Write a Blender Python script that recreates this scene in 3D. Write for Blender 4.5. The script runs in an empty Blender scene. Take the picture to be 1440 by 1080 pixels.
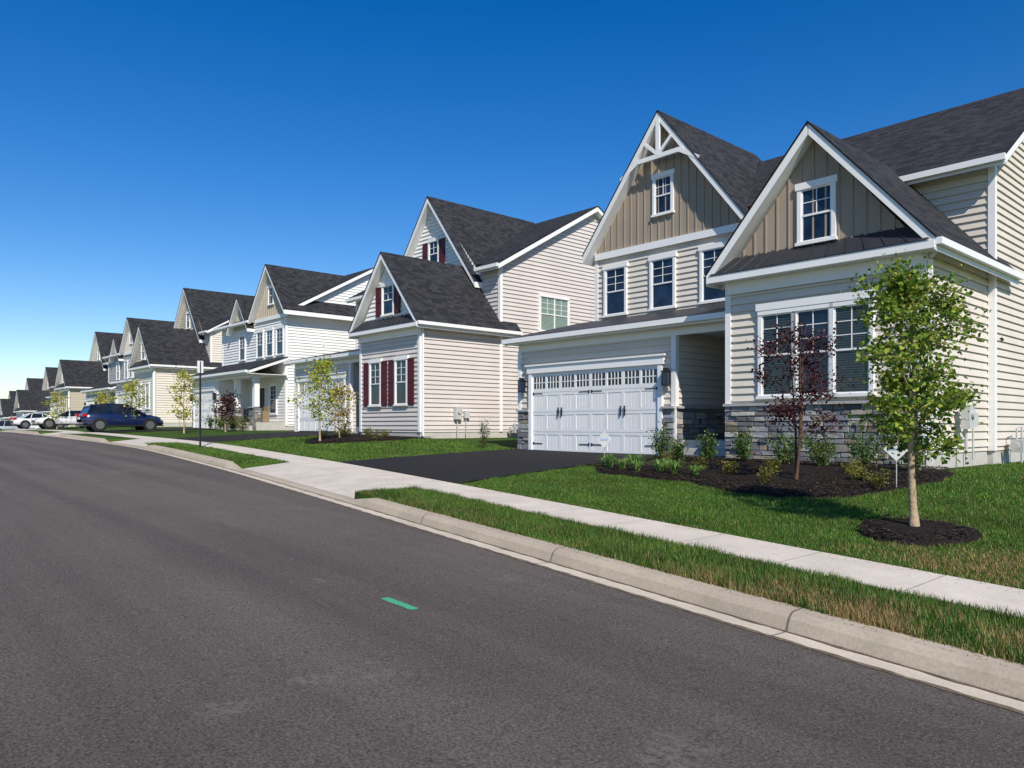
import bpy, math, random
import numpy as np
from mathutils import Vector, Matrix
random.seed(7); RNG=np.random.default_rng(7)
C,Sn=0.672,0.741
PHI=math.atan2(-Sn,C)
def XY(a,b): return (C*a+Sn*b, -Sn*a+C*b)
scene=bpy.context.scene
COL=scene.collection
# ------------------------------------------------------------ terrain functions
SP=[(700,-24),(60,-3.7),(20,-2.27),(0,-1.58),(-2,-1.515),(-6,-1.37),(-12,-1.155),(-17.4,-.97),(-30,-.65),(-45,-.4),(-60,-.25),(-75,-.22),(-93,-.5),(-110,-1.6),(-127,-2.4),(-144,-3.2),(-200,-5),(-700,-12)]
HP=[(700,-23),(60,-3.4),(20,-1.9),(0,-1.15),(-5,-.87),(-12,-.8),(-18,-.75),(-23,-.48),(-36,-.25),(-45,-.2),(-58,0),(-70,.05),(-80,.05),(-93,-.2),(-110,-1.5),(-127,-2.2),(-144,-3),(-200,-5),(-700,-12)]
sx=np.array([p[0] for p in SP][::-1],float); sz=np.array([p[1] for p in SP][::-1],float)
hx=np.array([p[0] for p in HP][::-1],float); hz=np.array([p[1] for p in HP][::-1],float)
def Sg(a): return (np.interp(a,sx,sz)*2+np.interp(np.asarray(a)-1.5,sx,sz)+np.interp(np.asarray(a)+1.5,sx,sz))/4
def Hg(a): return (np.interp(a,hx,hz)*2+np.interp(np.asarray(a)-1.,hx,hz)+np.interp(np.asarray(a)+1.,hx,hz))/4
bx=np.array([-700,-150,-100,-60,-34,-28,-22,0,60,700.]); bz=np.array([28,15,13.5,12.3,11.62,11.3,10.63,7.93,.55,-78.])
def BSB(a): return (np.interp(a,bx,bz)*2+np.interp(np.asarray(a)-2,bx,bz)+np.interp(np.asarray(a)+2,bx,bz))/4
def G(a,b):
    a=np.asarray(a,float); o=np.asarray(b,float)-BSB(a)
    t=np.clip(o/6.3,0,1); t=t*(1.25-.25*t)
    z=Sg(a)*(1-t)+Hg(a)*t
    return z-np.clip(o-30,0,1e9)*.012
def Gf(a,b): return float(G(a,b))
# ------------------------------------------------------------ mesh builder
class MB:
    def __init__(s): s.v=[];s.f=[];s.m=[];s.uv=[];s.c=[];s.mats=[]
    def mi(s,mat):
        if mat not in s.mats: s.mats.append(mat)
        return s.mats.index(mat)
    def poly(s,pts,mat,uv=None,col=None):
        n=len(s.v); s.v.extend([tuple(p) for p in pts]); s.f.append(tuple(range(n,n+len(pts))))
        s.m.append(s.mi(mat)); s.uv.append(uv if uv else [(0,0)]*len(pts)); s.c.append(col or (1,1,1))
    def box(s,x0,x1,y0,y1,z0,z1,mat,col=None):
        if x0>x1:x0,x1=x1,x0
        if y0>y1:y0,y1=y1,y0
        p=[(x0,y0,z0),(x1,y0,z0),(x1,y1,z0),(x0,y1,z0),(x0,y0,z1),(x1,y0,z1),(x1,y1,z1),(x0,y1,z1)]
        s.hexa(p,mat,col)
    def hexa(s,p,mat,col=None):
        n=len(s.v); s.v.extend([tuple(q) for q in p])
        for f in [(0,3,2,1),(4,5,6,7),(0,1,5,4),(1,2,6,5),(2,3,7,6),(3,0,4,7)]:
            s.f.append(tuple(n+i for i in f)); s.m.append(s.mi(mat)); s.uv.append([(0,0)]*4); s.c.append(col or (1,1,1))
    def tube(s,pts,rad,mat,sides=7,col=None,cap=True):
        n0=len(s.v); pts=[Vector(p) for p in pts]
        for i,p in enumerate(pts):
            d=(pts[min(i+1,len(pts)-1)]-pts[max(i-1,0)])
            if d.length<1e-6: d=Vector((0,0,1))
            d.normalize(); u=d.cross(Vector((.31,.95,.02)));u.normalize(); w=d.cross(u)
            for k in range(sides):
                t=2*math.pi*k/sides; s.v.append(tuple(p+(u*math.cos(t)+w*math.sin(t))*rad[i]))
        for i in range(len(pts)-1):
            for k in range(sides):
                k2=(k+1)%sides
                s.f.append((n0+i*sides+k,n0+i*sides+k2,n0+(i+1)*sides+k2,n0+(i+1)*sides+k)); s.m.append(s.mi(mat)); s.uv.append([(0,0)]*4); s.c.append(col or (1,1,1))
        if cap:
            for i in (0,len(pts)-1):
                s.f.append(tuple(n0+i*sides+k for k in range(sides))); s.m.append(s.mi(mat)); s.uv.append([(0,0)]*sides); s.c.append(col or (1,1,1))
    def beam(s,p0,p1,w,t,mat):
        p0=Vector(p0);p1=Vector(p1); d=(p1-p0).normalized(); n=Vector((-d.z,0,d.x))*w/2; y=Vector((0,t/2,0))
        s.hexa([p0-n-y,p1-n-y,p1-n+y,p0-n+y,p0+n-y,p1+n-y,p1+n+y,p0+n+y],mat)
    def obj(s,name,parent=None,smooth=False):
        me=bpy.data.meshes.new(name); me.from_pydata(s.v,[],s.f); 
        for m in s.mats: me.materials.append(m)
        me.polygons.foreach_set('material_index',s.m)
        uvl=me.uv_layers.new(name='UVMap'); uvl.data.foreach_set('uv',[c for f in s.uv for p in f for c in p])
        ca=me.color_attributes.new('Col','FLOAT_COLOR','CORNER')
        arr=[]
        for f,c in zip(s.f,s.c): arr.extend([c[0],c[1],c[2],1.0]*len(f))
        ca.data.foreach_set('color',arr)
        if smooth: me.polygons.foreach_set('use_smooth',[True]*len(s.f))
        me.update()
        o=bpy.data.objects.new(name,me); COL.objects.link(o)
        if parent: o.parent=parent
        return o
def empty(name,a,b,z,rot=PHI):
    e=bpy.data.objects.new(name,None); COL.objects.link(e); x,y=XY(a,b); e.location=(x,y,z); e.rotation_euler=(0,0,rot); e.empty_display_size=.3
    return e
def place(o):
    o.rotation_euler=(0,0,PHI); return o
def npmesh(name,V,F,mat,cols=None,parent=None):
    me=bpy.data.meshes.new(name); me.vertices.add(len(V)); me.vertices.foreach_set('co',np.asarray(V,np.float32).ravel())
    k=F.shape[1]; me.loops.add(F.size); me.loops.foreach_set('vertex_index',F.astype(np.int32).ravel())
    me.polygons.add(len(F)); me.polygons.foreach_set('loop_start',np.arange(0,F.size,k,dtype=np.int32))
    me.update(calc_edges=True); me.validate()
    if cols is not None:
        ca=me.color_attributes.new('Col','FLOAT_COLOR','POINT'); cc=np.ones((len(V),4),np.float32); cc[:,:3]=cols; ca.data.foreach_set('color',cc.ravel())
    me.materials.append(mat)
    o=bpy.data.objects.new(name,me); COL.objects.link(o)
    if parent: o.parent=parent
    return o
# ------------------------------------------------------------ materials
def newmat(name):
    m=bpy.data.materials.new(name); m.use_nodes=True; nt=m.node_tree; b=nt.nodes['Principled BSDF']; return m,nt,b
def N(nt,t,**kw):
    n=nt.nodes.new(t)
    for k,v in kw.items(): setattr(n,k,v)
    return n
def mixc(nt,fac,A,B,bt='MIX'):
    n=N(nt,'ShaderNodeMix',data_type='RGBA',blend_type=bt)
    for sock,v in ((n.inputs[0],fac),(n.inputs[6],A),(n.inputs[7],B)):
        if isinstance(v,bpy.types.NodeSocket): nt.links.new(v,sock)
        elif isinstance(v,(int,float)): sock.default_value=v
        else: sock.default_value=(v[0],v[1],v[2],1)
    return n.outputs[2]
def noise(nt,scale,detail=4,vec=None,rough=.55):
    n=N(nt,'ShaderNodeTexNoise'); n.inputs['Scale'].default_value=scale; n.inputs['Detail'].default_value=detail; n.inputs['Roughness'].default_value=rough
    if vec is None:
        t=N(nt,'ShaderNodeTexCoord'); vec=t.outputs['Object']
    nt.links.new(vec,n.inputs['Vector']); return n.outputs['Fac']
def ramp(nt,fac,p0,p1,c0=(0,0,0),c1=(1,1,1)):
    n=N(nt,'ShaderNodeValToRGB'); e=n.color_ramp.elements; e[0].position=p0;e[1].position=p1;e[0].color=(*c0,1);e[1].color=(*c1,1); nt.links.new(fac,n.inputs[0]); return n.outputs[0]
def bump(nt,b,h,st,dist):
    n=N(nt,'ShaderNodeBump'); n.inputs['Strength'].default_value=st; n.inputs['Distance'].default_value=dist; nt.links.new(h,n.inputs['Height']); nt.links.new(n.outputs[0],b.inputs['Normal'])
def mat(name,color,rough=.6,spec=.3,ns=2.0,amt=.08,bs=0,bst=.2,metal=0,attr=False,coat=0):
    m,nt,b=newmat(name); b.inputs['Roughness'].default_value=rough; b.inputs['Specular IOR Level'].default_value=spec; b.inputs['Metallic'].default_value=metal
    b.inputs['Coat Weight'].default_value=coat
    f=ramp(nt,noise(nt,ns),.3,.7)
    c=mixc(nt,f,[x*(1-amt) for x in color],[min(1,x*(1+amt)) for x in color])
    if attr:
        a=N(nt,'ShaderNodeAttribute',attribute_name='Col'); c=mixc(nt,1.0,c,a.outputs['Color'],'MULTIPLY')
    nt.links.new(c,b.inputs['Base Color'])
    if bs: bump(nt,b,noise(nt,bs),bst,.02)
    return m
def leafmat(name):
    m,nt,b=newmat(name); a=N(nt,'ShaderNodeAttribute',attribute_name='Col'); nt.links.new(a.outputs['Color'],b.inputs['Base Color'])
    b.inputs['Roughness'].default_value=.5; b.inputs['Specular IOR Level'].default_value=.25
    tr=N(nt,'ShaderNodeBsdfTranslucent'); nt.links.new(a.outputs['Color'],tr.inputs['Color'])
    ms=N(nt,'ShaderNodeMixShader'); ms.inputs[0].default_value=.35; out=nt.nodes['Material Output']
    nt.links.new(b.outputs[0],ms.inputs[1]); nt.links.new(tr.outputs[0],ms.inputs[2]); nt.links.new(ms.outputs[0],out.inputs['Surface'])
    return m
LEAF=leafmat('leaf')
TRIM=mat('white_trim',(.85,.84,.82),.45,.4,1.5,.03)
GDOOR=mat('garage_door_white',(.82,.815,.80),.4,.4,1.5,.03)
CONCF=mat('foundation_concrete',(.5,.48,.44),.85,.2,3,.1,30,.2)
BLACK=mat('black_metal',(.015,.015,.016),.4,.5)
STONE=mat('stone_veneer',(1,1,1),.85,.2,9,.28,35,.7,attr=True)
MORT=mat('mortar',(.13,.125,.12),.95,.1,20,.2)
CAP=mat('stone_cap',(.42,.41,.39),.8,.2,12,.12,40,.3)
SHUT=mat('burgundy_shutter',(.085,.012,.022),.5,.3)
DOORM=mat('entry_door',(.05,.03,.025),.5,.4)
BARK=mat('bark',(.38,.29,.19),.9,.1,14,.3,40,.6)
BARKD=mat('bark_dark',(.11,.07,.05),.9,.1,14,.3,40,.6)
UTIL=mat('utility_grey',(.5,.5,.49),.5,.4)
UTILG=mat('utility_green',(.12,.16,.1),.5,.4)
METALR=mat('metal_roof',(.028,.029,.034),.5,.4,2,.15)
def glassmat(name,col,rough=.04,spec=.5):
    m,nt,b=newmat(name)
    f=ramp(nt,noise(nt,1.3,3),.35,.65)
    nt.links.new(mixc(nt,f,[c*.3 for c in col],[c*2.0 for c in col]),b.inputs['Base Color'])
    b.inputs['Roughness'].default_value=rough; b.inputs['Specular IOR Level'].default_value=spec
    bump(nt,b,noise(nt,1.5,1),.05,.03); return m
GLASS=glassmat('window_glass',(.010,.020,.042))
def blindmat(name,c0,c1,coat=.8):
    m,nt,b=newmat(name); t=N(nt,'ShaderNodeTexCoord'); w=N(nt,'ShaderNodeTexWave',bands_direction='Z'); w.inputs['Scale'].default_value=6; nt.links.new(t.outputs['Object'],w.inputs['Vector'])
    nt.links.new(mixc(nt,w.outputs['Fac'],c0,c1),b.inputs['Base Color']); b.inputs['Roughness'].default_value=.3; b.inputs['Specular IOR Level'].default_value=.2; b.inputs['Coat Weight'].default_value=coat; b.inputs['Coat Roughness'].default_value=.03; return m
BLIND=blindmat('window_blinds',(.1,.14,.12),(.32,.42,.34))
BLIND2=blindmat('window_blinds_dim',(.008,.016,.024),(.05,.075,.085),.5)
def roofmat():
    m,nt,b=newmat('asphalt_shingles'); uv=N(nt,'ShaderNodeUVMap',uv_map='UVMap')
    br=N(nt,'ShaderNodeTexBrick'); br.offset=.37
    for k,v in (('Scale',1.0),('Mortar Size',.006),('Brick Width',.24),('Row Height',.14),('Bias',0.0)): br.inputs[k].default_value=v
    br.inputs['Color1'].default_value=(.018,.019,.022,1); br.inputs['Color2'].default_value=(.046,.046,.050,1); br.inputs['Mortar'].default_value=(.008,.008,.010,1)
    nt.links.new(uv.outputs[0],br.inputs['Vector'])
    n=ramp(nt,noise(nt,.7,5,uv.outputs[0]),.3,.7,(.9,.9,.9),(1.1,1.1,1.1))
    n2=ramp(nt,noise(nt,30,4,uv.outputs[0],.7),.3,.7,(.55,.55,.55),(1.55,1.55,1.55))
    c=mixc(nt,1.0,br.outputs['Color'],n,'MULTIPLY'); c=mixc(nt,1.0,c,n2,'MULTIPLY'); nt.links.new(c,b.inputs['Base Color'])
    b.inputs['Roughness'].default_value=.9; b.inputs['Specular IOR Level'].default_value=.2
    bump(nt,b,br.outputs['Color'],.8,.05); return m
ROOF=roofmat()
def sid(name,c): return mat(name,c,.55,.3,.7,.05,50,.04)
# ---- ground materials
def asphalt(name,base,patch=True):
    m,nt,b=newmat(name); t=N(nt,'ShaderNodeTexCoord'); v=t.outputs['Object']
    f1=noise(nt,60,5,v,.8); c=ramp(nt,f1,.34,.68,[x*.28 for x in base],[x*2.05 for x in base])
    f2=ramp(nt,noise(nt,.45,4,v),.3,.7,(.92,.92,.92),(1.08,1.07,1.06)); c=mixc(nt,1.0,c,f2,'MULTIPLY')
    if patch:
        mp=N(nt,'ShaderNodeMapping'); mp.inputs['Rotation'].default_value=(0,0,.122); mp.inputs['Scale'].default_value=(.05,1.5,1); nt.links.new(v,mp.inputs[0])
        f3=ramp(nt,noise(nt,1.0,4,mp.outputs[0]),.35,.65,(.84,.84,.85),(1.12,1.115,1.10)); c=mixc(nt,1.0,c,f3,'MULTIPLY')
        f4=ramp(nt,noise(nt,1.1,6,v),.62,.71); f5=ramp(nt,noise(nt,16,4,v),.42,.62)
        k=mixc(nt,1.0,f4,f5,'MULTIPLY'); k2=N(nt,'ShaderNodeMath',operation='MULTIPLY'); nt.links.new(k,k2.inputs[0]); k2.inputs[1].default_value=.5
        c=mixc(nt,k2.outputs[0],c,(.28,.24,.19))
        vo=N(nt,'ShaderNodeTexVoronoi'); vo.inputs['Scale'].default_value=48; nt.links.new(v,vo.inputs['Vector'])
        s=ramp(nt,vo.outputs['Distance'],.2,.34,(1,1,1),(0,0,0)); gate=ramp(nt,vo.outputs['Color'],.55,.7)
        k3=mixc(nt,1.0,s,gate,'MULTIPLY'); k4=N(nt,'ShaderNodeMath',operation='MULTIPLY'); nt.links.new(k3,k4.inputs[0]); k4.inputs[1].default_value=.55
        c=mixc(nt,k4.outputs[0],c,(.28,.25,.21))
    nt.links.new(c,b.inputs['Base Color']); b.inputs['Roughness'].default_value=.9; b.inputs['Specular IOR Level'].default_value=.2
    bump(nt,b,f1,.8,.02); return m
ROADM=asphalt('road_asphalt',(.112,.095,.082)); DRIVEM=asphalt('driveway_asphalt',(.022,.021,.021),False)
def concrete(name,base,period=1.35,j=.012,edge=None):
    m,nt,b=newmat(name); t=N(nt,'ShaderNodeTexCoord'); v=t.outputs['Object']
    f=ramp(nt,noise(nt,1.6,6,v),.3,.7,[x*.86 for x in base],[min(x*1.08,1) for x in base])
    f2=ramp(nt,noise(nt,40,4,v),.3,.75,(.84,.84,.83),(1.08,1.08,1.08)); c=mixc(nt,1.0,f,f2,'MULTIPLY')
    f3=ramp(nt,noise(nt,5,5,v),.58,.72); k=N(nt,'ShaderNodeMath',operation='MULTIPLY'); nt.links.new(f3,k.inputs[0]); k.inputs[1].default_value=.3
    c=mixc(nt,k.outputs[0],c,[base[0]*.62,base[1]*.58,base[2]*.5])
    sp=N(nt,'ShaderNodeSeparateXYZ'); nt.links.new(v,sp.inputs[0])
    w=N(nt,'ShaderNodeMath',operation='PINGPONG'); nt.links.new(sp.outputs[0],w.inputs[0]); w.inputs[1].default_value=period/2
    g=N(nt,'ShaderNodeMath',operation='LESS_THAN'); nt.links.new(w.outputs[0],g.inputs[0]); g.inputs[1].default_value=j/2
    c=mixc(nt,g.outputs[0],c,[x*.35 for x in base]); nt.links.new(c,b.inputs['Base Color'])
    b.inputs['Roughness'].default_value=.9; b.inputs['Specular IOR Level'].default_value=.2; bump(nt,b,noise(nt,70,3,v),.25,.01); return m
SIDEM=concrete('sidewalk_concrete',(.68,.60,.50)); CURBM=concrete('curb_concrete',(.47,.395,.30),3.0,.022); GUTM=concrete('gutter_concrete',(.63,.55,.435),3.0,.022); APRM=concrete('apron_concrete',(.63,.56,.47),2.2)
DIRT=mat('gutter_grime',(.16,.125,.085),.95,.1,9,.4,40,.6)
def grassmat():
    m,nt,b=newmat('lawn'); v=N(nt,'ShaderNodeTexCoord').outputs['Object']
    c=ramp(nt,noise(nt,35,4,v),.3,.7,(.022,.055,.009),(.085,.155,.025)); c2=ramp(nt,noise(nt,.6,4,v),.3,.7,(.75,.82,.8),(1.25,1.12,1.0))
    c=mixc(nt,1.0,c,c2,'MULTIPLY'); nt.links.new(c,b.inputs['Base Color']); b.inputs['Roughness'].default_value=.9; b.inputs['Specular IOR Level'].default_value=.1
    bump(nt,b,noise(nt,60,3,v),.8,.04); return m
LAWN=grassmat()
MULCH=mat('mulch',(.022,.017,.015),.95,.1,30,.6,45,1.0)
# ------------------------------------------------------------ ground
drives=[(-18.0,-12.0,16.6),(-35.6,-30.4,17.7),(-52.2,-47.2,19),(-69.6,-64.4,18.6),(-85,-80,21),(-104.5,-99.5,21),(-121.5,-116.5,21.5),(-138.5,-133.5,22)]
apr=[(d[0]-.7,d[1]+.15) for d in drives]
def inapr(a): return any(l<=a<=r for l,r in apr)
st=set(np.arange(-160,31,1.0).tolist()+[-700,-500,-350,-250,-200,-180,45,70,120,200,350,700])
for l,r in apr: st.update([l-.01,l,r,r+.01])
st=sorted(st)
def ribbons():
    cols=[(-700,-3),(-300,-1),(-100,0),(-40,0),(-16,0),(-12.66,0),(-12.64,-.45),(-7,-.45),(-2.42,-.45),(-2.40,'s'),(-1.8,'s'),(-1.1,'s'),(-1.09,-.15),(-.01,-.15),(0,'g')]+[(x,'g') for x in (.5,1,1.6,2.3,3,4,5,6,7,9,12,16,22,30,45,80,150,300,700)]
    V=[];F=[]
    for a in st:
        B=float(BSB(a)); s=float(Sg(a))
        for o,z in cols:
            if z=='s': zz=s-(.2 if inapr(a) else 0)
            elif z=='g': zz=Gf(a,B+o)
            else: zz=s+z
            V.append((a,B+o,zz))
    n=len(cols)
    for i in range(len(st)-1):
        for j in range(n-1): F.append((i*n+j,i*n+j+1,(i+1)*n+j+1,(i+1)*n+j))
    return place(npmesh('ground',np.array(V),np.array(F),LAWN))
ribbons()
def strip(mb,sec,mt,a0=-700,a1=700,sts=None):
    ss=[a for a in (sts or st) if a0<=a<=a1]
    for i in range(len(ss)-1):
        for j in range(len(sec)-1):
            q=[]
            for a,k in ((ss[i],j),(ss[i],j+1),(ss[i+1],j+1),(ss[i+1],j)):
                o,z=sec[k]; q.append((a,float(BSB(a))+(o(a) if callable(o) else o),float(Sg(a))+(z(a) if callable(z) else z)))
            mb.poly(q,mt)
m=MB(); strip(m,[(-12.0,-.135),(-9,-.11),(-7.5,-.10),(-6,-.11),(-2.86,-.135)],ROADM); place(m.obj('road'))
def ct(a):
    k=1.0
    for l,r in apr:
        d=max(l-a,a-r,0)
        k=min(k,min(1,d/.9))
    return -.125+.125*k
cst=sorted(set([a for a in st]+[x for l,r in apr for x in (l-.9,l-.6,l-.3,r+.3,r+.6,r+.9)]+list(np.arange(-24,4,.2))))
jag=lambda a:-2.90+.012*math.sin(a*9.1)+.012*math.sin(a*23.7)+.008*math.sin(a*51)
fs=sorted(set(list(np.arange(-40,5,.12))))
m=MB()
strip(m,[(jag,-.1295),(-2.70,-.141),(-2.652,-.139)],GUTM,sts=cst)
strip(m,[(-2.652,-.139),(-2.61,lambda a:max(-.137,ct(a)-.045)),(-2.57,lambda a:ct(a)-.012),(-2.53,ct),(-2.38,lambda a:ct(a)+.004)],CURBM,sts=cst)
strip(m,[(-12.0,-.131),(-12.4,-.145),(-12.47,-.13),(-12.5,-.01),(-12.52,.003),(-12.7,.003)],CURBM); place(m.obj('curb'))
m=MB(); strip(m,[(lambda a:-2.672-.012*abs(math.sin(a*4.3)+math.sin(a*11.7)),-.1355),(-2.652,-.1345)],DIRT,-40,5,sts=fs)
strip(m,[(lambda a:-2.915-.02*abs(math.sin(a*3.3)*math.sin(a*13.7)),-.1300),(lambda a:-2.885+.012*math.sin(a*17),-.1255)],DIRT,-40,5,sts=fs); place(m.obj('gutter_grime'))
m=MB(); strip(m,[(-1.12,-.12),(-1.11,.012),(.0,.016),(.01,-.1)],SIDEM); place(m.obj('sidewalk'))
m=MB()
for l,r in apr:
    ss=np.linspace(l+.0,r-.0,7)
    strip(m,[(-2.39,-.117),(-1.8,-.06),(-1.115,.013)],APRM,l,r,sts=list(ss))
place(m.obj('driveway_apron'))
for l,r,bf in drives:
    m=MB(); na,nb=8,12
    def pt(i,j):
        a=l+(r-l)*i/na; b0=float(BSB(a))+.012; b=b0+(bf-b0)*j/nb; return (a,b,Gf(a,b)+.028)
    for i in range(na):
        for j in range(nb): m.poly([pt(i,j),pt(i+1,j),pt(i+1,j+1),pt(i,j+1)],DRIVEM)
    place(m.obj('driveway'))
def paint():
    m,nt,b=newmat('green_paint'); v=N(nt,'ShaderNodeTexCoord').outputs['Object']
    c=mixc(nt,ramp(nt,noise(nt,60,4,v,.8),.36,.5),(.10,.10,.085),(.06,.42,.22)); nt.links.new(c,b.inputs['Base Color']); b.inputs['Roughness'].default_value=.8; return m
GREEN=paint()
m=MB()
def roadz(a,b):
    o=b-float(BSB(a)); return float(Sg(a))+float(np.interp(o,[-12,-9,-7.5,-6,-2.86],[-.135,-.11,-.10,-.11,-.135]))+.004
k=14; top=[];bot=[]
for i in range(k+1):
    a=-5.68+.47*i/k; e=.35 if i in (0,k) else 1
    bot.append((a,3.60+.004*random.uniform(-1,1)+.02*(1-e))); top.append((a,3.685+.004*random.uniform(-1,1)-.02*(1-e)))
for i in range(k): m.poly([(a,b,roadz(a,b)) for a,b in (bot[i],bot[i+1],top[i+1],top[i])],GREEN)
place(m.obj('painted_marking'))
# ------------------------------------------------------------ scatter helpers
def inpoly(a,b,P):
    r=np.zeros(a.shape,bool); n=len(P); j=n-1
    for i in range(n):
        xi,yi=P[i];xj,yj=P[j]
        c=((yi>b)!=(yj>b))&(a<(xj-xi)*(b-yi)/(yj-yi+1e-12)+xi); r^=c; j=i
    return r
bed1=[(-11.75,16.5),(-11.7,13.2),(-10.8,12.2),(-9.3,12.0),(-8.2,11.9),(-7.0,11.3),(-6.0,11.2),(-5.2,11.7),(-4.9,12.8),(-4.7,14.2),(-4.9,15.6),(-5.4,16.5)]
bed2=[(-29.8,17.5),(-29.7,15.8),(-28.2,14.9),(-26.8,13.6),(-25.2,13.0),(-24.4,14.0),(-24.0,15.6),(-23.8,17.5)]
TA,TB=-3.6,9.95
ring=[(TA+.68*math.cos(t)*(1+.06*math.sin(3*t)),TB+.68*math.sin(t)) for t in np.linspace(0,2*math.pi,24,endpoint=False)]
ring2=[(-25.6+.5*math.cos(t),13.6+.5*math.sin(t)) for t in np.linspace(0,2*math.pi,14,endpoint=False)]
def dome(P,name,h=.05):
    m=MB(); ca=sum(p[0] for p in P)/len(P); cb=sum(p[1] for p in P)/len(P)
    rings=[(1.0,-.03),(.96,.02),(.8,h),(.5,h+.015),(.25,h+.02),(0.01,h+.02)]
    Q=[]
    for i in range(len(P)):
        p,q=P[i],P[(i+1)%len(P)]; k=max(1,int(math.dist(p,q)/.3))
        for t in range(k): Q.append((p[0]+(q[0]-p[0])*t/k+random.uniform(-.04,.04),p[1]+(q[1]-p[1])*t/k+random.uniform(-.04,.04)))
    def pp(k,i):
        s,z=rings[k]; a=ca+(Q[i][0]-ca)*s; b=cb+(Q[i][1]-cb)*s; return (a,b,Gf(a,b)+z+.015)
    for k in range(len(rings)-1):
        for i in range(len(Q)):
            j=(i+1)%len(Q); m.poly([pp(k,i),pp(k,j),pp(k+1,j),pp(k+1,i)],MULCH)
    o=place(m.obj(name))
    x0=min(p[0] for p in P);x1=max(p[0] for p in P);y0=min(p[1] for p in P);y1=max(p[1] for p in P)
    n=int((x1-x0)*(y1-y0)*420); a=RNG.uniform(x0,x1,n); b=RNG.uniform(y0,y1,n); k=inpoly(a,b,P); a=a[k];b=b[k]
    scat('bark_chips',a,b,G(a,b)+h+.03,.035,.013,np.array([[.03,.02,.016],[.07,.05,.036],[.012,.01,.01],[.12,.09,.065]]),flat=True)
def scat(name,a,b,z,L,Wd,pal,flat=False,parent=None):
    n=len(a); th=RNG.uniform(0,2*np.pi,n); el=RNG.uniform(-.3,.3,n) if flat else RNG.uniform(-1.2,1.2,n)
    d=np.stack([np.cos(th)*np.cos(el),np.sin(th)*np.cos(el),np.sin(el)],1); s=np.stack([-np.sin(th),np.cos(th),RNG.uniform(-.4,.4,n)],1)
    l=(L*RNG.uniform(.6,1.4,n))[:,None]; w=(Wd*RNG.uniform(.7,1.3,n))[:,None]
    c=np.stack([a,b,z],1); V=np.empty((n,4,3)); V[:,0]=c-d*l; V[:,1]=c+s*w; V[:,2]=c+d*l; V[:,3]=c-s*w
    F=np.arange(n*4).reshape(n,4); cc=pal[RNG.integers(0,len(pal),n)]*RNG.uniform(.75,1.25,(n,1)); o=npmesh(name,V.reshape(-1,3),F,LEAF,np.repeat(cc,4,0),parent)
    if parent is None: place(o)
    return o
for P,nm in ((bed1,'mulch_bed'),(bed2,'mulch_bed'),(ring,'mulch_ring'),(ring2,'mulch_ring')): dome(P,nm,.05)
# grass clippings on the sidewalk and in the gutter
n=1500; a=RNG.uniform(-14,2,n); o=np.where(RNG.random(n)<.5,-1.1+np.abs(RNG.normal(0,.10,n)),-np.abs(RNG.normal(0,.12,n)))
o[:400]=RNG.uniform(-2.52,-2.42,400)
scat('grass_clippings',a,BSB(a)+o,Sg(a)+np.where(o<-2,.006,.022),.018,.003,np.array([[.3,.24,.1],[.12,.2,.04],[.36,.28,.13]]),flat=True)
# ------------------------------------------------------------ grass blades
def grass(name,a0,a1,o0,o1,dens,h,w,excl,dryf=None,tone=1.0):
    area=(a1-a0)*(o1-o0); n=int(area*dens); a=RNG.uniform(a0,a1,n); o=RNG.uniform(o0,o1,n); b=BSB(a)+o
    k=np.ones(n,bool)
    for f in excl: k&=~f(a,b,o)
    a=a[k];b=b[k];o=o[k];n=len(a)
    z=np.where(o<0,Sg(a),G(a,b))-.004
    th=RNG.uniform(0,2*np.pi,n); ln=RNG.uniform(.15,.8,n); hh=h*RNG.uniform(.5,1.3,n)*(1+.28*np.sin(a*3.1+b*2.3)*np.sin(b*4.7-a)+.15*np.sin(a*9+b*7))
    c=np.stack([a,b,z],1); s=np.stack([np.cos(th),np.sin(th),0*th],1)*(w/2); d=np.stack([np.sin(th)*ln,-np.cos(th)*ln,np.ones(n)],1)*hh[:,None]
    V=np.empty((n,3,3)); V[:,0]=c-s;V[:,1]=c+s;V[:,2]=c+d
    pal=np.array([[.075,.175,.020],[.10,.215,.026],[.145,.26,.038],[.05,.125,.015],[.18,.27,.05]])*tone
    stripe=1+.07*np.tanh(4*np.sin((b-.123*-a)*5.2))
    cc=pal[RNG.integers(0,5,n)]*RNG.uniform(.7,1.2,(n,1))*(stripe*(1+.16*np.sin(a*.9+1)*np.sin(b*1.3)+.14*np.sin(a*2.7)*np.sin(b*3.9+2)))[:,None]
    dp=np.full(n,.05) if dryf is None else dryf(a,b,o); dry=RNG.uniform(0,1,n)<dp
    cc[dry]=np.array([.42,.29,.12])*RNG.uniform(.5,1.2,(dry.sum(),1))
    F=np.arange(n*3).reshape(n,3); place(npmesh(name,V.reshape(-1,3),F,LEAF,np.repeat(cc,3,0)))
exd=lambda a,b,o: ((a>-18.0)&(a<-12.0))
exb=lambda a,b,o: inpoly(a,b,bed1)|inpoly(a,b,ring)|((a<-5.45)&(b>15.9))|((a>-5.6)&(b>26))
exa=lambda a,b,o: ((a>apr[0][0])&(a<apr[0][1]))
def dry1(a,b,o):
    e=np.clip((o+2.42)/1.0,0,1); near=np.clip((a+5.0)/3,0,1); pch=np.clip(.5+.7*np.sin(a*2.3+o*2)*np.sin(o*4+a*1.1)+.3*np.sin(a*7),0,1)
    return np.clip(.06+near*(1-e)*1.4*pch+.18*(1-e)*pch,0,.85)
def dry2(a,b,o):
    d=np.hypot((a+2.3)/1.2,(b-8.85)/.6)+.2*np.sin(a*5)*np.sin(b*6); return .05+.85*np.clip(1.5-d,0,1)
grass('grass_blades',-12,0,-2.41,-1.10,4400,.066,.009,[exa],dry1,.85)
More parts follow.
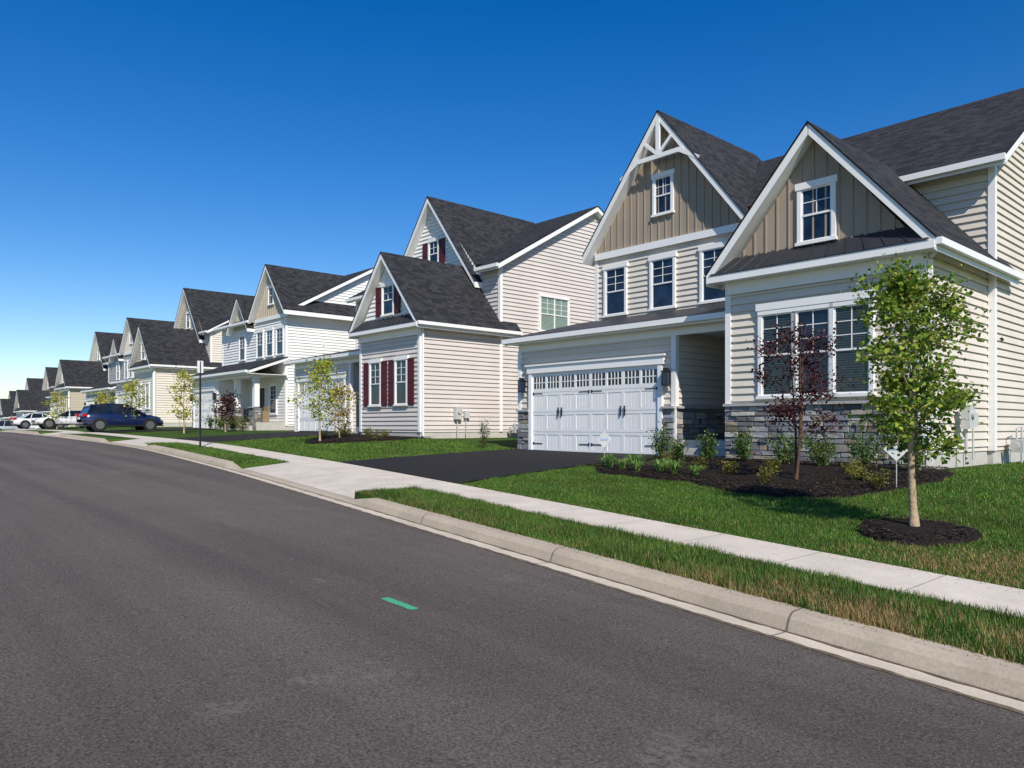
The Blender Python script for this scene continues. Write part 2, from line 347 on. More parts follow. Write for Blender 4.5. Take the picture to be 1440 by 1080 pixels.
grass('grass_blades',-12,1,-.01,4,2800,.042,.010,[exd,exb],dry2)
grass('grass_blades',-12,1,4,16,1000,.045,.014,[exd,exb])
grass('grass_blades',-30.4,-18,.0,6.5,650,.05,.02,[exd,lambda a,b,o:inpoly(a,b,bed2)|inpoly(a,b,ring2)])
grass('grass_blades',-31,-18.7,-2.38,-1.12,800,.05,.018,[])
# ------------------------------------------------------------ plants
def leaves(mb_unused,pts,size,pal,name,parent,aspect=.8):
    p=np.array(pts); n=len(p); th=RNG.uniform(0,2*np.pi,n); el=RNG.uniform(-.9,.9,n)
    d=np.stack([np.cos(th)*np.cos(el),np.sin(th)*np.cos(el),np.sin(el)],1)
    r=RNG.normal(size=(n,3)); s=np.cross(d,r); s/=np.linalg.norm(s,axis=1)[:,None]+1e-9
    l=(size*RNG.uniform(.6,1.3,n))[:,None]; w=l*aspect
    V=np.empty((n,4,3)); V[:,0]=p; V[:,1]=p+d*l*.6+s*w*.5; V[:,2]=p+d*l; V[:,3]=p+d*l*.6-s*w*.5
    cc=pal[RNG.integers(0,len(pal),n)]*RNG.uniform(.7,1.25,(n,1))
    npmesh(name,V.reshape(-1,3),np.arange(n*4).reshape(n,4),LEAF,np.repeat(cc,4,0),parent)
GREENY=np.array([[.17,.27,.035],[.12,.22,.028],[.28,.36,.05],[.075,.15,.02],[.36,.40,.06]])
YELL=np.array([[.50,.46,.045],[.42,.42,.055],[.26,.34,.045],[.58,.48,.05]])
PURP=np.array([[.085,.024,.032],[.05,.016,.022],[.13,.04,.04],[.04,.02,.022]])
SHR=np.array([[.06,.12,.025],[.10,.17,.035],[.04,.09,.018],[.15,.22,.06]])
DARK=np.array([[.035,.07,.018],[.05,.09,.02],[.025,.05,.012]])
def tree(name,a,b,h,cr,cb,pal,nl,ls,seed,bark=BARK,tr=.04,stems=1,sub=3,spread=.16,shape=1.0,nb=18):
    rnd=random.Random(seed); z=Gf(a,b); e=empty(name,a,b,z); m=MB(); pts=[]
    for s in range(stems):
        lean=(rnd.uniform(-1,1)*.12,rnd.uniform(-1,1)*.12) if stems>1 else (rnd.uniform(-.03,.03),rnd.uniform(-.03,.03))
        P=[];R=[]
        for i in range(9):
            t=i/8; P.append(Vector((lean[0]*t*h+.03*math.sin(t*7+seed),lean[1]*t*h+.02*math.cos(t*6),-.1+t*(h*.95+.1)))); R.append(tr*(1-t*.88)*(1.35 if i==0 else 1)/(1 if stems==1 else 1.5))
        m.tube(P,R,bark)
        for k in range(nb//stems):
            t=cb/h+(.93-cb/h)*(k+rnd.random()*.7)/(nb//stems); idx=t*8; i0=min(int(idx),7); p=P[i0].lerp(P[i0+1],idx-i0)
            ang=k*2.4+rnd.uniform(-.4,.4); rel=(t-cb/h)/(1-cb/h)
            prof=(math.sin(math.pi*min(1,(rel*.85+.18)))**.7)*shape
            L=cr*prof*rnd.uniform(.5,1.25); up=rnd.uniform(.3,.8)
            d=Vector((math.cos(ang),math.sin(ang),up)); q=p+d*L*.5+Vector((0,0,.05)); r=p+d*L
            m.tube([p,q,r],[tr*.35*(1-t*.6),tr*.2*(1-t*.5),.003],bark,5)
            for jj in range(sub):
                tt=rnd.uniform(.35,1.0); c=p.lerp(r,tt); d2=Vector((rnd.uniform(-1,1),rnd.uniform(-1,1),rnd.uniform(-.3,.9)))*cr*.3; m.tube([c,c+d2],[.006,.002],bark,4,cap=False)
                for g in (c,c+d2*.6,c+d2): pts.append((g,1))
            pts.append((r,1))
    cl=[p for p,_ in pts]; out=[]
    per=max(1,nl//len(cl))
    for c in cl:
        k=int(per*rnd.choice([.1,.6,1.2,2.0])); sp=spread*rnd.uniform(.6,1.3)
        for _ in range(k):
            out.append((c.x+rnd.gauss(0,sp),c.y+rnd.gauss(0,sp),c.z+rnd.gauss(0,sp*.8)))
    m.obj('trunk_and_branches',e,True); leaves(None,out,ls,pal,'foliage',e); return e
def shrub(name,a,b,r,h,pal,seed,n=420,ls=.045):
    rnd=random.Random(seed); z=Gf(a,b)+.05; e=empty(name,a,b,z); m=MB(); out=[]
    for k in range(11):
        t=rnd.uniform(0,6.28); s=rnd.uniform(.2,.9); tip=Vector((math.cos(t)*r*s,math.sin(t)*r*s,h*rnd.uniform(.6,1.05))); mid=tip*.5
        m.tube([(0,0,-.05),mid,tip],[.008,.006,.003],BARKD,4,cap=False)
        for _ in range(n//11):
            q=rnd.uniform(.2,1.05); out.append((tip.x*q+rnd.gauss(0,r*.2),tip.y*q+rnd.gauss(0,r*.2),max(.01,tip.z*q+rnd.gauss(0,h*.08))))
    m.obj('stems',e); leaves(None,out,ls,pal,'foliage',e)
def tuft(name,a,b,seed,pal,h=.3,n=60):
    rnd=random.Random(seed); z=Gf(a,b)+.05; e=empty(name,a,b,z); V=[];cc=[]
    for k in range(n):
        t=rnd.uniform(0,6.28); l=h*rnd.uniform(.6,1.2); o=Vector((rnd.uniform(-.05,.05),rnd.uniform(-.05,.05),0)); d=Vector((math.cos(t),math.sin(t),0)); s=Vector((-math.sin(t),math.cos(t),0))*.009
        p1=o+d*l*.35+Vector((0,0,l*.7)); p2=o+d*l*.9+Vector((0,0,l*.55)); c=pal[rnd.randrange(len(pal))]*rnd.uniform(.8,1.3)
        V+= [o-s,o+s,p1+s,p1-s, p1-s,p1+s,p2+s*.2,p2-s*.2]; cc+=[c]*8
    V=np.array([tuple(v) for v in V]); npmesh('leaves',V,np.arange(len(V)).reshape(-1,4),LEAF,np.array(cc),e)
tree('ginkgo_tree',TA,TB,3.5,.66,1.05,GREENY,9500,.062,3,nb=32,spread=.10,tr=.052,sub=4)
tree('purple_plum_tree',-6.55,12.7,2.95,.72,.85,PURP,3600,.055,5,bark=BARKD,stems=3,nb=30,spread=.10,tr=.04)
tree('young_ginkgo_tree',-25.6,13.6,3.3,.85,.9,YELL*np.array([.85,1,.8]),1400,.1,8,nb=20,spread=.14,tr=.04)
tree('young_maple_tree',-26.6,15.0,2.2,.75,.35,np.array([[.42,.26,.05],[.28,.28,.05],[.5,.36,.06],[.2,.14,.03]]),1500,.085,9,nb=18,spread=.15,tr=.03)
for i,(px,a_,b_,h_,c_) in enumerate([(228,-41.6,14.2,3.6,1),(183,-50.,14.0,3.3,1),(260,-41,16.2,2.0,2),(70,-66,13.2,3.0,1),(95,-63.0,15.5,2.8,1)]):
    tree('young_ginkgo_tree' if c_==1 else 'purple_plum_tree',a_,b_,h_,.75,.8,YELL if c_==1 else PURP,1100,.12,20+i,nb=16,spread=.16)
for i,(a,b,r,h) in enumerate([(-11.35,15.2,.34,.8),(-10.5,14.7,.32,.5),(-9.8,14.9,.36,.65),(-9.0,15.1,.33,.68),(-8.0,15.0,.36,.62),(-7.15,14.9,.42,.62),(-6.3,14.9,.38,.66),(-5.35,14.8,.33,.78)]):
    shrub('boxwood_shrub',a,b,r,h,SHR*1.2 if i%3 else DARK*2.2,30+i,950,.05)
for i,(a,b) in enumerate([(-8.9,13.3),(-8.0,12.9),(-5.7,13.2),(-5.1,12.6),(-10.2,13.9),(-6.9,12.2),(-7.6,13.8),(-6.1,13.9)]): shrub('spirea_shrub',a,b,.24,.28,SHR*np.array([2.2,1.3,.8]),60+i,380,.035)
for i,(a,b) in enumerate([(-11.4,13.2),(-11.0,12.9),(-10.5,12.7),(-10.0,12.6),(-9.5,12.7),(-9.0,12.5),(-8.5,12.5),(-11.2,13.9),(-10.7,13.4),(-9.7,13.2)]): tuft('daylily_plant',a,b,80+i,SHR*2.0,.33*random.uniform(.7,1.15))
shrub('boxwood_shrub',-19.0,16.0,.3,.8,DARK*1.8,101)
for i,(a,b) in enumerate([(-28.6,16.2),(-27.6,15.9),(-26.6,16.3),(-25.2,16.2),(-24.6,15.4),(-27.6,14.9)]): shrub('spirea_shrub',a,b,.28,.35,SHR*np.array([1.8,1.1,.8]),110+i,200,.06)
for i,(a,b) in enumerate([(-43.3,17.6),(-44.5,17.5),(-45.6,17.7),(-46.6,17.5),(-42.6,17.2),(-60,17),(-58.6,16.6),(-62,16.8),(-40.6,17)]): shrub('boxwood_shrub',a,b,.55,.8,SHR if i%2 else SHR*np.array([2,1.2,1]),120+i,260,.1)
# ------------------------------------------------------------ house kit
class Wall:
    def __init__(s,ox,oy,dx,dy,nx,ny): s.o=(ox,oy);s.d=(dx,dy);s.n=(nx,ny)
    def P(s,t,d,z): return (s.o[0]+s.d[0]*t+s.n[0]*d, s.o[1]+s.d[1]*t+s.n[1]*d, z)
    def box(s,mb,t0,t1,d0,d1,z0,z1,mt,col=None):
        mb.hexa([s.P(t0,d0,z0),s.P(t1,d0,z0),s.P(t1,d1,z0),s.P(t0,d1,z0),s.P(t0,d0,z1),s.P(t1,d0,z1),s.P(t1,d1,z1),s.P(t0,d1,z1)],mt,col)
def Front(y): return Wall(0,y,1,0,0,-1)
def Back(y): return Wall(0,y,1,0,0,1)
def Right(x): return Wall(x,0,0,1,1,0)
def Left(x): return Wall(x,0,0,1,-1,0)
def clipz(poly,zc,above):
    out=[];n=len(poly)
    for i in range(n):
        p,q=poly[i],poly[(i+1)%n]; ip=(p[1]>=zc) if above else (p[1]<=zc); iq=(q[1]>=zc) if above else (q[1]<=zc)
        if ip: out.append(p)
        if ip!=iq:
            t=(zc-p[1])/(q[1]-p[1]); out.append((p[0]+(q[0]-p[0])*t,zc))
    return out
LAP=.175
def siding(mb,w,poly,mt):
    z0=min(p[1] for p in poly); z1=max(p[1] for p in poly); k=math.floor(z0/LAP)
    while k*LAP<z1:
        a,b=k*LAP,(k+1)*LAP; q=clipz(clipz(poly,a,True),b,False) if len(poly)>2 else []
        if len(q)>2 and max(p[1] for p in q)-min(p[1] for p in q)>1e-4:
            mb.poly([w.P(s,.025-.042*(z-a)/LAP,z) for s,z in q],mt)
            lo=[p for p in q if abs(p[1]-a)<1e-5]
            if len(lo)>=2:
                s0=min(p[0] for p in lo);s1=max(p[0] for p in lo); mb.poly([w.P(s0,.025,a),w.P(s1,.025,a),w.P(s1,-.017,a),w.P(s0,-.017,a)],mt)
        k+=1
def batten(mb,w,poly,mt,sp=.28):
    mb.poly([w.P(s,.01,z) for s,z in poly],mt)
    x0=min(p[0] for p in poly);x1=max(p[0] for p in poly); zb=min(p[1] for p in poly)
    x=x0+sp*.5
    while x<x1:
        zs=[]
        n=len(poly)
        for i in range(n):
            p,q=poly[i],poly[(i+1)%n]
            if (p[0]-x)*(q[0]-x)<0: zs.append(p[1]+(q[1]-p[1])*(x-p[0])/(q[0]-p[0]))
        if len(zs)>=2: w.box(mb,x-.02,x+.02,.012,.036,min(zs),max(zs),mt)
        x+=sp
def window(H,w,s,z,wd,h,cols=2,rows=3,glass=None,shut=False,double=False,single=False,head=True):
    t=H['trim']; g=H['windows']; x0,x1=s-wd/2,s+wd/2
    c=.09
    w.box(t,x0-c,x0,.0,.075,z,z+h,TRIM); w.box(t,x1,x1+c,0,.075,z,z+h,TRIM)
    w.box(t,x0-c-(.04 if head else 0),x1+c+(.04 if head else 0),0,.09,z+h,z+h+(.15 if head else .1),TRIM); w.box(t,x0-c-.03,x1+c+.03,0,.11,z-.07,z,TRIM)
    n=2 if double else 1; uw=wd/n
    for i in range(n):
        a,b=x0+i*uw,x0+(i+1)*uw; f=.032
        w.box(g,a,b,.028,.031,z,z+h,glass or GLASS)
        w.box(t,a,a+f,.031,.056,z,z+h,TRIM); w.box(t,b-f,b,.031,.056,z,z+h,TRIM); w.box(t,a+f,b-f,.031,.056,z,z+f,TRIM); w.box(t,a+f,b-f,.031,.056,z+h-f,z+h,TRIM)
        zm=z+h*.5
        if not single: w.box(t,a+f,b-f,.031,.06,zm-.022,zm+.022,TRIM)
        zz0=z+f if single else zm+.022
        for k in range(1,cols):
            xx=a+(b-a)*k/cols; w.box(t,xx-.009,xx+.009,.031,.044,zz0,z+h-f,TRIM)
        rr=rows
        for k in range(1,rr):
            q=zz0+(z+h-f-zz0)*k/rr; w.box(t,a+f,b-f,.031,.042,q-.009,q+.009,TRIM)
    if shut:
        for a,b in ((x0-c-.42,x0-c-.03),(x1+c+.03,x1+c+.42)):
            m=H['shutters']; w.box(m,a,b,.02,.06,z-.03,z+h+.03,SHUT)
            for q in (z,z+h*.5-.03,z+h-.06): w.box(m,a,b,.06,.075,q,q+.06,SHUT)
            w.box(m,a,a+.05,.06,.075,z-.03,z+h+.03,SHUT); w.box(m,b-.05,b,.06,.075,z-.03,z+h+.03,SHUT)
PAL=[(.36,.35,.34),(.27,.27,.28),(.46,.42,.36),(.19,.19,.20),(.52,.49,.45),(.36,.29,.22),(.25,.26,.29),(.42,.42,.42),(.33,.34,.37)]
def stones(H,w,s0,s1,z0,z1,cap=True):
    m=H['stone']; w.box(m,s0,s1,0,.035,z0,z1,MORT); z=z0
    while z<z1-.03:
        h=min(random.uniform(.08,.2),z1-z); s=s0
        if z1-(z+h)<.06: h=z1-z
        while s<s1:
            l=min(random.uniform(.14,.5),s1-s)
            if s1-(s+l)<.1: l=s1-s
            parts=[(z,h)]
            if h>.15 and random.random()<.4: f=random.uniform(.4,.6); parts=[(z,h*f),(z+h*f,h*(1-f))]
            for zz,hh in parts:
                c=random.choice(PAL); k=random.uniform(.7,1.25); d=random.uniform(.05,.105); g=.005; j=lambda:random.uniform(0,.016)
                q=[w.P(s+g,.02,zz+g),w.P(s+l-g,.02,zz+g),w.P(s+l-g-j(),d-j(),zz+g+j()),w.P(s+g+j(),d-j(),zz+g+j()),w.P(s+g,.02,zz+hh-g),w.P(s+l-g,.02,zz+hh-g),w.P(s+l-g-j(),d-j(),zz+hh-g-j()),w.P(s+g+j(),d-j(),zz+hh-g-j())]
                m.hexa(q,STONE,(c[0]*k,c[1]*k,c[2]*k))
            s+=l
        z+=h
    if cap: w.box(m,s0-.02,s1+.02,0,.13,z1,z1+.06,CAP)
def slab(H,A,B,Cc,D,t=.2,soff=True,mt=None):
    A,B,Cc,D=[Vector(p) for p in (A,B,Cc,D)]; r=H['roof']; top=[A,B,Cc,D]
    dz=Vector((0,0,.045)); u=(B-A).normalized()
    def uvf(p):
        q=p-A; uu=q.dot(u); vv=(q-u*uu).length; return (uu+A.x*.37+5,vv)
    r.poly(top,mt or ROOF,[uvf(p) for p in top])
    bt=[p-dz for p in top]
    for i in range(4):
        j=(i+1)%4; r.poly([top[i],top[j],bt[j],bt[i]],mt or ROOF)
    r.poly(bt,mt or ROOF)
    if soff:
        c=sum(bt,Vector())/4; w1=[p+(c-p).normalized()*.03-Vector((0,0,.003)) for p in bt]; w2=[p-Vector((0,0,t)) for p in w1]
        H['trim'].hexa([w2[0],w2[1],w2[2],w2[3],w1[0],w1[1],w1[2],w1[3]],TRIM)
def gable_roof(H,x0,xp,x1,ze,zp,y0,y1,t=.2,mt=None):
    slab(H,(x0,y0,ze),(x0,y1,ze),(xp,y1,zp),(xp,y0,zp),t,mt=mt); slab(H,(x1,y0,ze),(x1,y1,ze),(xp,y1,zp),(xp,y0,zp),t,mt=mt)
def corner(H,x,y,z0,z1,sx=1,sy=-1):
    t=H['trim']; t.box(x-(.11*sx),x+.035*sx,y+.035*sy,y-.001*sy,z0,z1,TRIM); t.box(x+.035*sx-.033*sx,x+.0352*sx,y+.034*sy,y-.11*sy,z0,z1,TRIM)
def spout(H,x,y,z0,z1):
    t=H['trim']; t.box(x,x+.07,y-.09,y-.02,z0,z1,TRIM)
def garage_door(H,w,s0,s1,z0,h,fancy=True):
    g=H['garage_door']; t=H['trim']
    w.box(g,s0,s1,.0,.03,z0,z0+h,GDOOR); w.box(g,s0,s1,.03,.05,z0-.02,z0+.02,BLACK)
    w.box(t,s0-.14,s0,0,.09,z0,z0+h,TRIM); w.box(t,s1,s1+.14,0,.09,z0,z0+h,TRIM); w.box(t,s0-.2,s1+.2,0,.11,z0+h,z0+h+.22,TRIM); w.box(t,s0-.26,s1+.26,0,.15,z0+h+.22,z0+h+.27,TRIM)
    rh=h/4; n=8; cw=(s1-s0)/n
    for r in range(4):
        za=z0+r*rh; zb=za+(.022 if r==0 else .008)
        w.box(g,s0,s1,.03,.045,zb,za+.09,GDOOR); w.box(g,s0,s1,.03,.045,za+rh-.09,za+rh-.008,GDOOR)
        for k in range(n+1):
            xx=s0+k*cw; e=.06 if k%2==0 else .04; w.box(g,max(s0,xx-e),min(s1,xx+e),.03,.0448,za+.09,za+rh-.09,GDOOR)
        for k in range(n):
            a,b=s0+k*cw+.06,s0+(k+1)*cw-.06
            if r==3:
                w.box(g,a,b,.031,.033,za+.12,za+rh-.12,GLASS); w.box(g,a,b,.03,.0445,za+.09,za+.12,GDOOR); w.box(g,a,b,.03,.0445,za+rh-.12,za+rh-.09,GDOOR)
                for q in range(1,4): xx=a+(b-a)*q/4; w.box(g,xx-.012,xx+.012,.033,.047,za+.12,za+rh-.12,GDOOR)
                zz=za+rh/2; w.box(g,a,b,.033,.046,zz-.012,zz+.012,GDOOR)
            else:
                for q in range(0,4): x_=a+(b-a)*q/4; w.box(g,x_+.009,x_+(b-a)/4-.009,.03,.036,za+.11,za+rh-.11,GDOOR)
    if fancy:
        for zz in (z0+.25*rh+.1,z0+3.0*rh-.03):
            for xx,d in ((s0+.03,1),(s1-.03,-1),((s0+s1)/2-.03,-1),((s0+s1)/2+.03,1)):
                w.box(g,min(xx,xx+d*.42),max(xx,xx+d*.42),.0485,.055,zz-.012,zz+.012,BLACK); w.box(g,min(xx,xx+d*.05),max(xx,xx+d*.05),.0485,.058,zz-.04,zz+.04,BLACK)
        for xm in (s0+(s1-s0)*.25,s0+(s1-s0)*.75):
            for d in (-.07,.07): w.box(g,xm+d-.012,xm+d+.012,.05,.09,z0+rh*1.78,z0+rh*2.22,BLACK); w.box(g,xm+d-.025,xm+d+.025,.05,.06,z0+rh*1.95,z0+rh*2.05,BLACK)
def lantern(H,w,s,z):
    m=H['lanterns']; w.box(m,s-.05,s+.05,.02,.05,z-.1,z+.12,BLACK); w.box(m,s-.02,s+.02,.05,.16,z+.14,z+.17,BLACK)
    w.box(m,s-.1,s+.1,.06,.26,z+.1,z+.13,BLACK); w.box(m,s-.06,s+.06,.1,.22,z+.13,z+.2,BLACK); w.box(m,s-.07,s+.07,.09,.23,z-.22,z+.1,GLASS); w.box(m,s-.09,s+.09,.07,.25,z-.26,z-.22,BLACK)
    for a in (-.085,.07):
        for d in (.075,.235): w.box(m,s+a,s+a+.015,d,d+.015,z-.22,z+.1,BLACK)
def make_house(name,a0,b0,z0,q):
    e=empty(name,a0,b0,z0); H={k:MB() for k in ('walls','trim','windows','roof','stone','garage_door','shutters','lanterns','utilities')}
    W=H['walls']; T=H['trim']; SD=q['sid']; GM=q.get('gmat',SD); batt=q.get('batten',False); SF=q.get('sidf',SD)
    xl,ym,yb,ez,rz,yr=q['xl'],q['ym'],q['yb'],q['ez'],q['rz'],q['yr']; fz=q.get('fz',.25)
    sl=(rz-ez)/(yr-(ym-.4))
    siding(W,Front(ym),[(xl,fz),(0,fz),(0,ez),(xl,ez)],SF); siding(W,Back(yb),[(xl,fz),(0,fz),(0,ez),(xl,ez)],SD)
    for w in (Right(0),Left(xl)):
        siding(W,w,[(ym,fz),(yb,fz),(yb,ez),(yr,rz-.22),(ym,ez)],SD)
    W.box(xl+.02,-.02,ym+.02,yb-.02,-1.5,fz+.02,CONCF)
    for x,sxx in ((0,1),(xl,-1)):
        corner(H,x,ym,fz,ez,sxx); corner(H,x,yb,fz,ez,sxx,1)
    gx,gh,gz=q['gx'],q['gh'],q['gz']; gs=q.get('gs',1.27); gf=gz-gh*gs
    g0,g1=gx-gh,gx+gh; X0,X1=xl-.35,.35
    ye=ym-.4; yi=ym+.12; zi=ez+sl*(yi-ye)
    segs=[]
    if g0>X0+.15: segs.append((X0,g0,ye,ez))
    segs.append((max(g0,X0),min(g1,X1),yi,zi))
    if g1<X1-.15: segs.append((g1,X1,ye,ez))
    for a,b,y,z in segs:
        slab(H,(a,y,z),(b,y,z),(b,yr,rz),(a,yr,rz),.2,soff=(y==ye))
        if y==ye: T.box(a,b,ye-.1,ye-.005,ez-.16,ez-.02,TRIM)
    slab(H,(X0,2*yr-ye,ez),(X1,2*yr-ye,ez),(X1,yr,rz),(X0,yr,rz),.2)
    if g1>=X1-.15:
        T.hexa([(X1-.03,yi,zi-.25),(X1,yi,zi-.25),(X1,yr,rz-.25),(X1-.03,yr,rz-.25),(X1-.03,yi,zi-.05),(X1,yi,zi-.05),(X1,yr,rz-.05),(X1-.03,yr,rz-.05)],TRIM)
    hw=gh-.3; bz=q.get('bz',ez); poly=[(gx-hw,bz),(gx+hw,bz),(gx+hw,max(bz+.01,gz-.22-hw*gs)),(gx,gz-.22),(gx-hw,max(bz+.01,gz-.22-hw*gs))]
    w=Front(ym-.03); (batten if batt else siding)(W,w,poly,GM)
    w.box(T,gx-hw-.02,gx+hw+.02,0,.07,bz-.22,bz,TRIM)
    gable_roof(H,g0,gx,g1,gf,gz,ym-.45,yr+.6,.26)
    if q.get('truss'):
        y=ym-.40; cz=gz-1.45; hwc=1.35/gs
        T.beam((gx-hwc+.1,y,cz),(gx+hwc-.1,y,cz),.14,.07,TRIM); T.beam((gx,y-.004,cz),(gx,y-.004,gz-.3),.14,.07,TRIM)
        T.beam((gx,y-.008,cz+.05),(gx-.5,y-.008,gz-.95),.1,.06,TRIM); T.beam((gx,y-.008,cz+.05),(gx+.5,y-.008,gz-.95),.1,.06,TRIM)
        for s in (-1,1):
            T.beam((gx+s*.75,y-.006,cz+.02),(gx+s*1.5,y-.006,cz-.42),.12,.06,TRIM)
    window(H,w,gx+q.get('gwx',0),q.get('gwz',gz-3.1),q.get('gww',.65),q.get('gwh',1.15),2,2,single=False,shut=q.get('shut',False))
    for s in q.get('up',[]): window(H,Front(ym),s,q.get('upz',4.65),.82,1.55,2,3,glass=q.get('gl'))
    if q.get('g2'):
        x2,h2,z2=q['g2']; gable_roof(H,x2-h2,x2,x2+h2,z2-h2*1.25,z2,ym-.5,yr-.5,.2); w2=Front(ym-.06)
        (batten if batt else siding)(W,w2,[(x2-h2+.25,ez-.4),(x2+h2-.25,ez-.4),(x2+h2-.25,z2-.2-(h2-.25)*1.25),(x2,z2-.2),(x2-h2+.25,z2-.2-(h2-.25)*1.25)],GM)
    B=q.get('bay')
    if B:
        x0,x1,be,bp=B; xm=(x0+x1)/2; hf=(x1-x0)/2+.35
        siding(W,Front(0),[(x0,fz),(x1,fz),(x1,be),(x0,be)],SF)
        siding(W,Right(x1),[(0,fz),(ym,fz),(ym,be),(0,be)],SD); siding(W,Left(x0),[(0,fz),(ym,fz),(ym,be),(0,be)],SD)
        W.box(x0+.02,x1-.02,.02,ym+.02,-1.5,fz+.02,CONCF)
        w=Front(-.02)
        (batten if batt else siding)(W,w,[(x0+.05,be),(x1-.05,be),(xm,bp-.3)],GM)
        gable_roof(H,xm-hf,xm,xm+hf,be,bp,-.4,5.0,.24)
        T.box(xm-hf+.03,xm+hf-.03,-.40,-.02,be-.22,be-.06,TRIM); w.box(T,x0,x1,0,.06,be-.5,be-.22,TRIM)
        r=H['roof']; sk=[(xm-hf+.1,-.42,be-.05),(xm+hf-.1,-.42,be-.05),(xm+hf-.55,-.03,be+.36),(xm-hf+.55,-.03,be+.36)]
        r.poly(sk,METALR); 
        for k in range(1,12):
            f=k/12; p=Vector(sk[0]).lerp(Vector(sk[1]),f); u=Vector(sk[3]).lerp(Vector(sk[2]),f); r.hexa([p+Vector((-.012,0,0)),p+Vector((.012,0,0)),u+Vector((.012,0,0)),u+Vector((-.012,0,0)),p+Vector((-.012,0,.03)),p+Vector((.012,0,.03)),u+Vector((.012,0,.03)),u+Vector((-.012,0,.03))],METALR)
        T.box(xm+hf-.02,xm+hf+.1,-.38,4.98,be-.16,be-.03,TRIM)
        corner(H,x1,0,fz,be-.2); corner(H,x0,0,fz,be-.2,-1); spout(H,x1+.06,.12,0.1,be-.35)
        H['trim'].tube([(x1+.1,.06,be-.3),(xm+hf,-.05,be-.12)],[.04,.04],TRIM,6)
        window(H,w,xm+.04,be+q.get('bgz',.5),q.get('bgw',.72),1.15,2,2,shut=q.get('shut',False))
        if q.get('triple'):
            wf=Front(0); ww=.74; zc=1.5;hh=1.85
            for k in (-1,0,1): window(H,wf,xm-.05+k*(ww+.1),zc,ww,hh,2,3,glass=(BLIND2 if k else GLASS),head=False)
            wf.box(T,xm-.05-1.34,xm-.05+1.34,0,.1,zc+hh+.1,zc+hh+.26,TRIM)
            stones(H,wf,x0-.02,x1-.14,-.7,1.28)
        else:
            for k in (-.95,.95): window(H,Front(0),xm+k,1.35,.72,1.75,2,3,glass=q.get('gl'),shut=q.get('shut',False))
    x0,x1,gy,gez,gfz=q['gar']; wf=Front(gy); xr=B[0] if B else 0
    siding(W,wf,[(x0,gfz),(x1,gfz),(x1,gez-.05),(x0,gez-.05)],SF)
    siding(W,Right(x1),[(gy,gfz-.1),(ym,gfz-.1),(ym,gez-.05),(gy,gez-.05)],SD); siding(W,Left(x0),[(gy,gfz-.1),(ym,gfz-.1),(ym,gez),(gy,gez-.05)],SD)
    W.box(x0+.02,x1-.02,gy+.02,ym,-1.5,gfz+.05,CONCF)
    rise=q.get('grise',.85)
    slab(H,(x0-.35,gy-.35,gez),(xr+(.0 if B else .35),gy-.35,gez),(xr+(0 if B else .35),ym,gez+rise),(x0-.35,ym,gez+rise),.18,mt=METALR if q.get('metal',True) else ROOF)
    T.box(x0-.35,xr,gy-.46,gy-.352,gez-.17,gez-.03,TRIM)
    T.box(x0,xr,gy-.03,gy+.12,gez-.42,gez-.16,TRIM)
    if not B: T.box(x0-.3,0.3,gy-.33,ym,gez-.27,gez-.24,TRIM)
    else: T.box(x1,xr-.05,gy+.13,ym-.05,gez-.30,gez-.27,TRIM)
    corner(H,x0,gy,gfz,gez-.4,-1); corner(H,x1,gy,gfz,gez-.4,1)
    d0,d1=q['door']; garage_door(H,wf,d0,d1,gfz+.03,2.44,q.get('fancy',False))
    if q.get('stone'):
        stones(H,wf,x0,d0-.15,gfz-.5,1.28); stones(H,wf,d1+.15,x1,gfz-.5,1.28); stones(H,Right(x1),gy,ym-.02,gfz-.5,1.28)
        lantern(H,wf,(x0+d0-.1)/2-.0,2.15); lantern(H,wf,(x1+d1+.14)/2,2.15)
    px0,px1=x1,xr
    W.box(px0+.03,px1-.0,gy+.2,ym,-1,.45,CONCF); W.box(px0+.25,px1-.2,gy-.15,gy+.2,-1,.25,CONCF)
    dw=Front(ym-.0); dx=(px0+px1)/2 if B else q.get('dx',-3.2)
    dw.box(T,dx-.6,dx+.6,.03,.07,.45,2.75,TRIM); dw.box(H['windows'],dx-.45,dx+.45,.07,.085,.48,2.6,DOORM)
    if not B:
        for cx in q['cols']:
            stones(H,Front(gy+.1),cx-.28,cx+.28,-.4,1.3); stones(H,Right(cx+.28),gy+.1,gy+.5,-.4,1.3,False); H['stone'].box(cx-.27,cx+.27,gy+.12,gy+.62,-.4,1.29,MORT)
            T.box(cx-.16,cx+.16,gy+.2,gy+.5,1.36,gez-.4,TRIM); T.box(cx-.21,cx+.21,gy+.15,gy+.55,gez-.5,gez-.4,TRIM)
        window(H,Front(ym),-1.6,1.0,.8,1.7,2,3,double=False)
    for (yy,zz,wd,hh) in q.get('sidew',[]): window(H,Right(0),yy,zz,wd,hh,2,3,glass=BLIND,double=True,head=False)
    U=H['utilities']
    if B:
        U.box(.03,.2,1.6,1.9,.75,1.25,UTIL); U.box(.03,.14,2.1,2.35,.8,1.1,UTIL); U.tube([(.09,1.75,.75),(.09,1.75,0)],[.025,.025],UTIL,6); U.tube([(.08,2.2,.8),(.08,2.2,.1)],[.02,.02],UTIL,6); U.tube([(.2,1.75,1.05),(.25,1.75,1.05)],[.08,.08],UTIL,12)
        U.box(.15,.4,4.6,4.95,.2,.5,UTIL); U.tube([(.25,4.7,.5),(.25,4.7,.75),(.25,5.1,.8),(.25,5.1,-.1)],[.025]*4,UTIL,6); U.tube([(.27,4.5,.35),(.27,4.4,.35)],[.1,.1],UTIL,10)
    for k,mb in H.items():
        if mb.f: mb.obj(k,e)
    return e
S1=sid('siding_beige',(.67,.605,.52)); TAN=mat('board_and_batten_tan',(.35,.285,.22),.6,.25,1.2,.06)
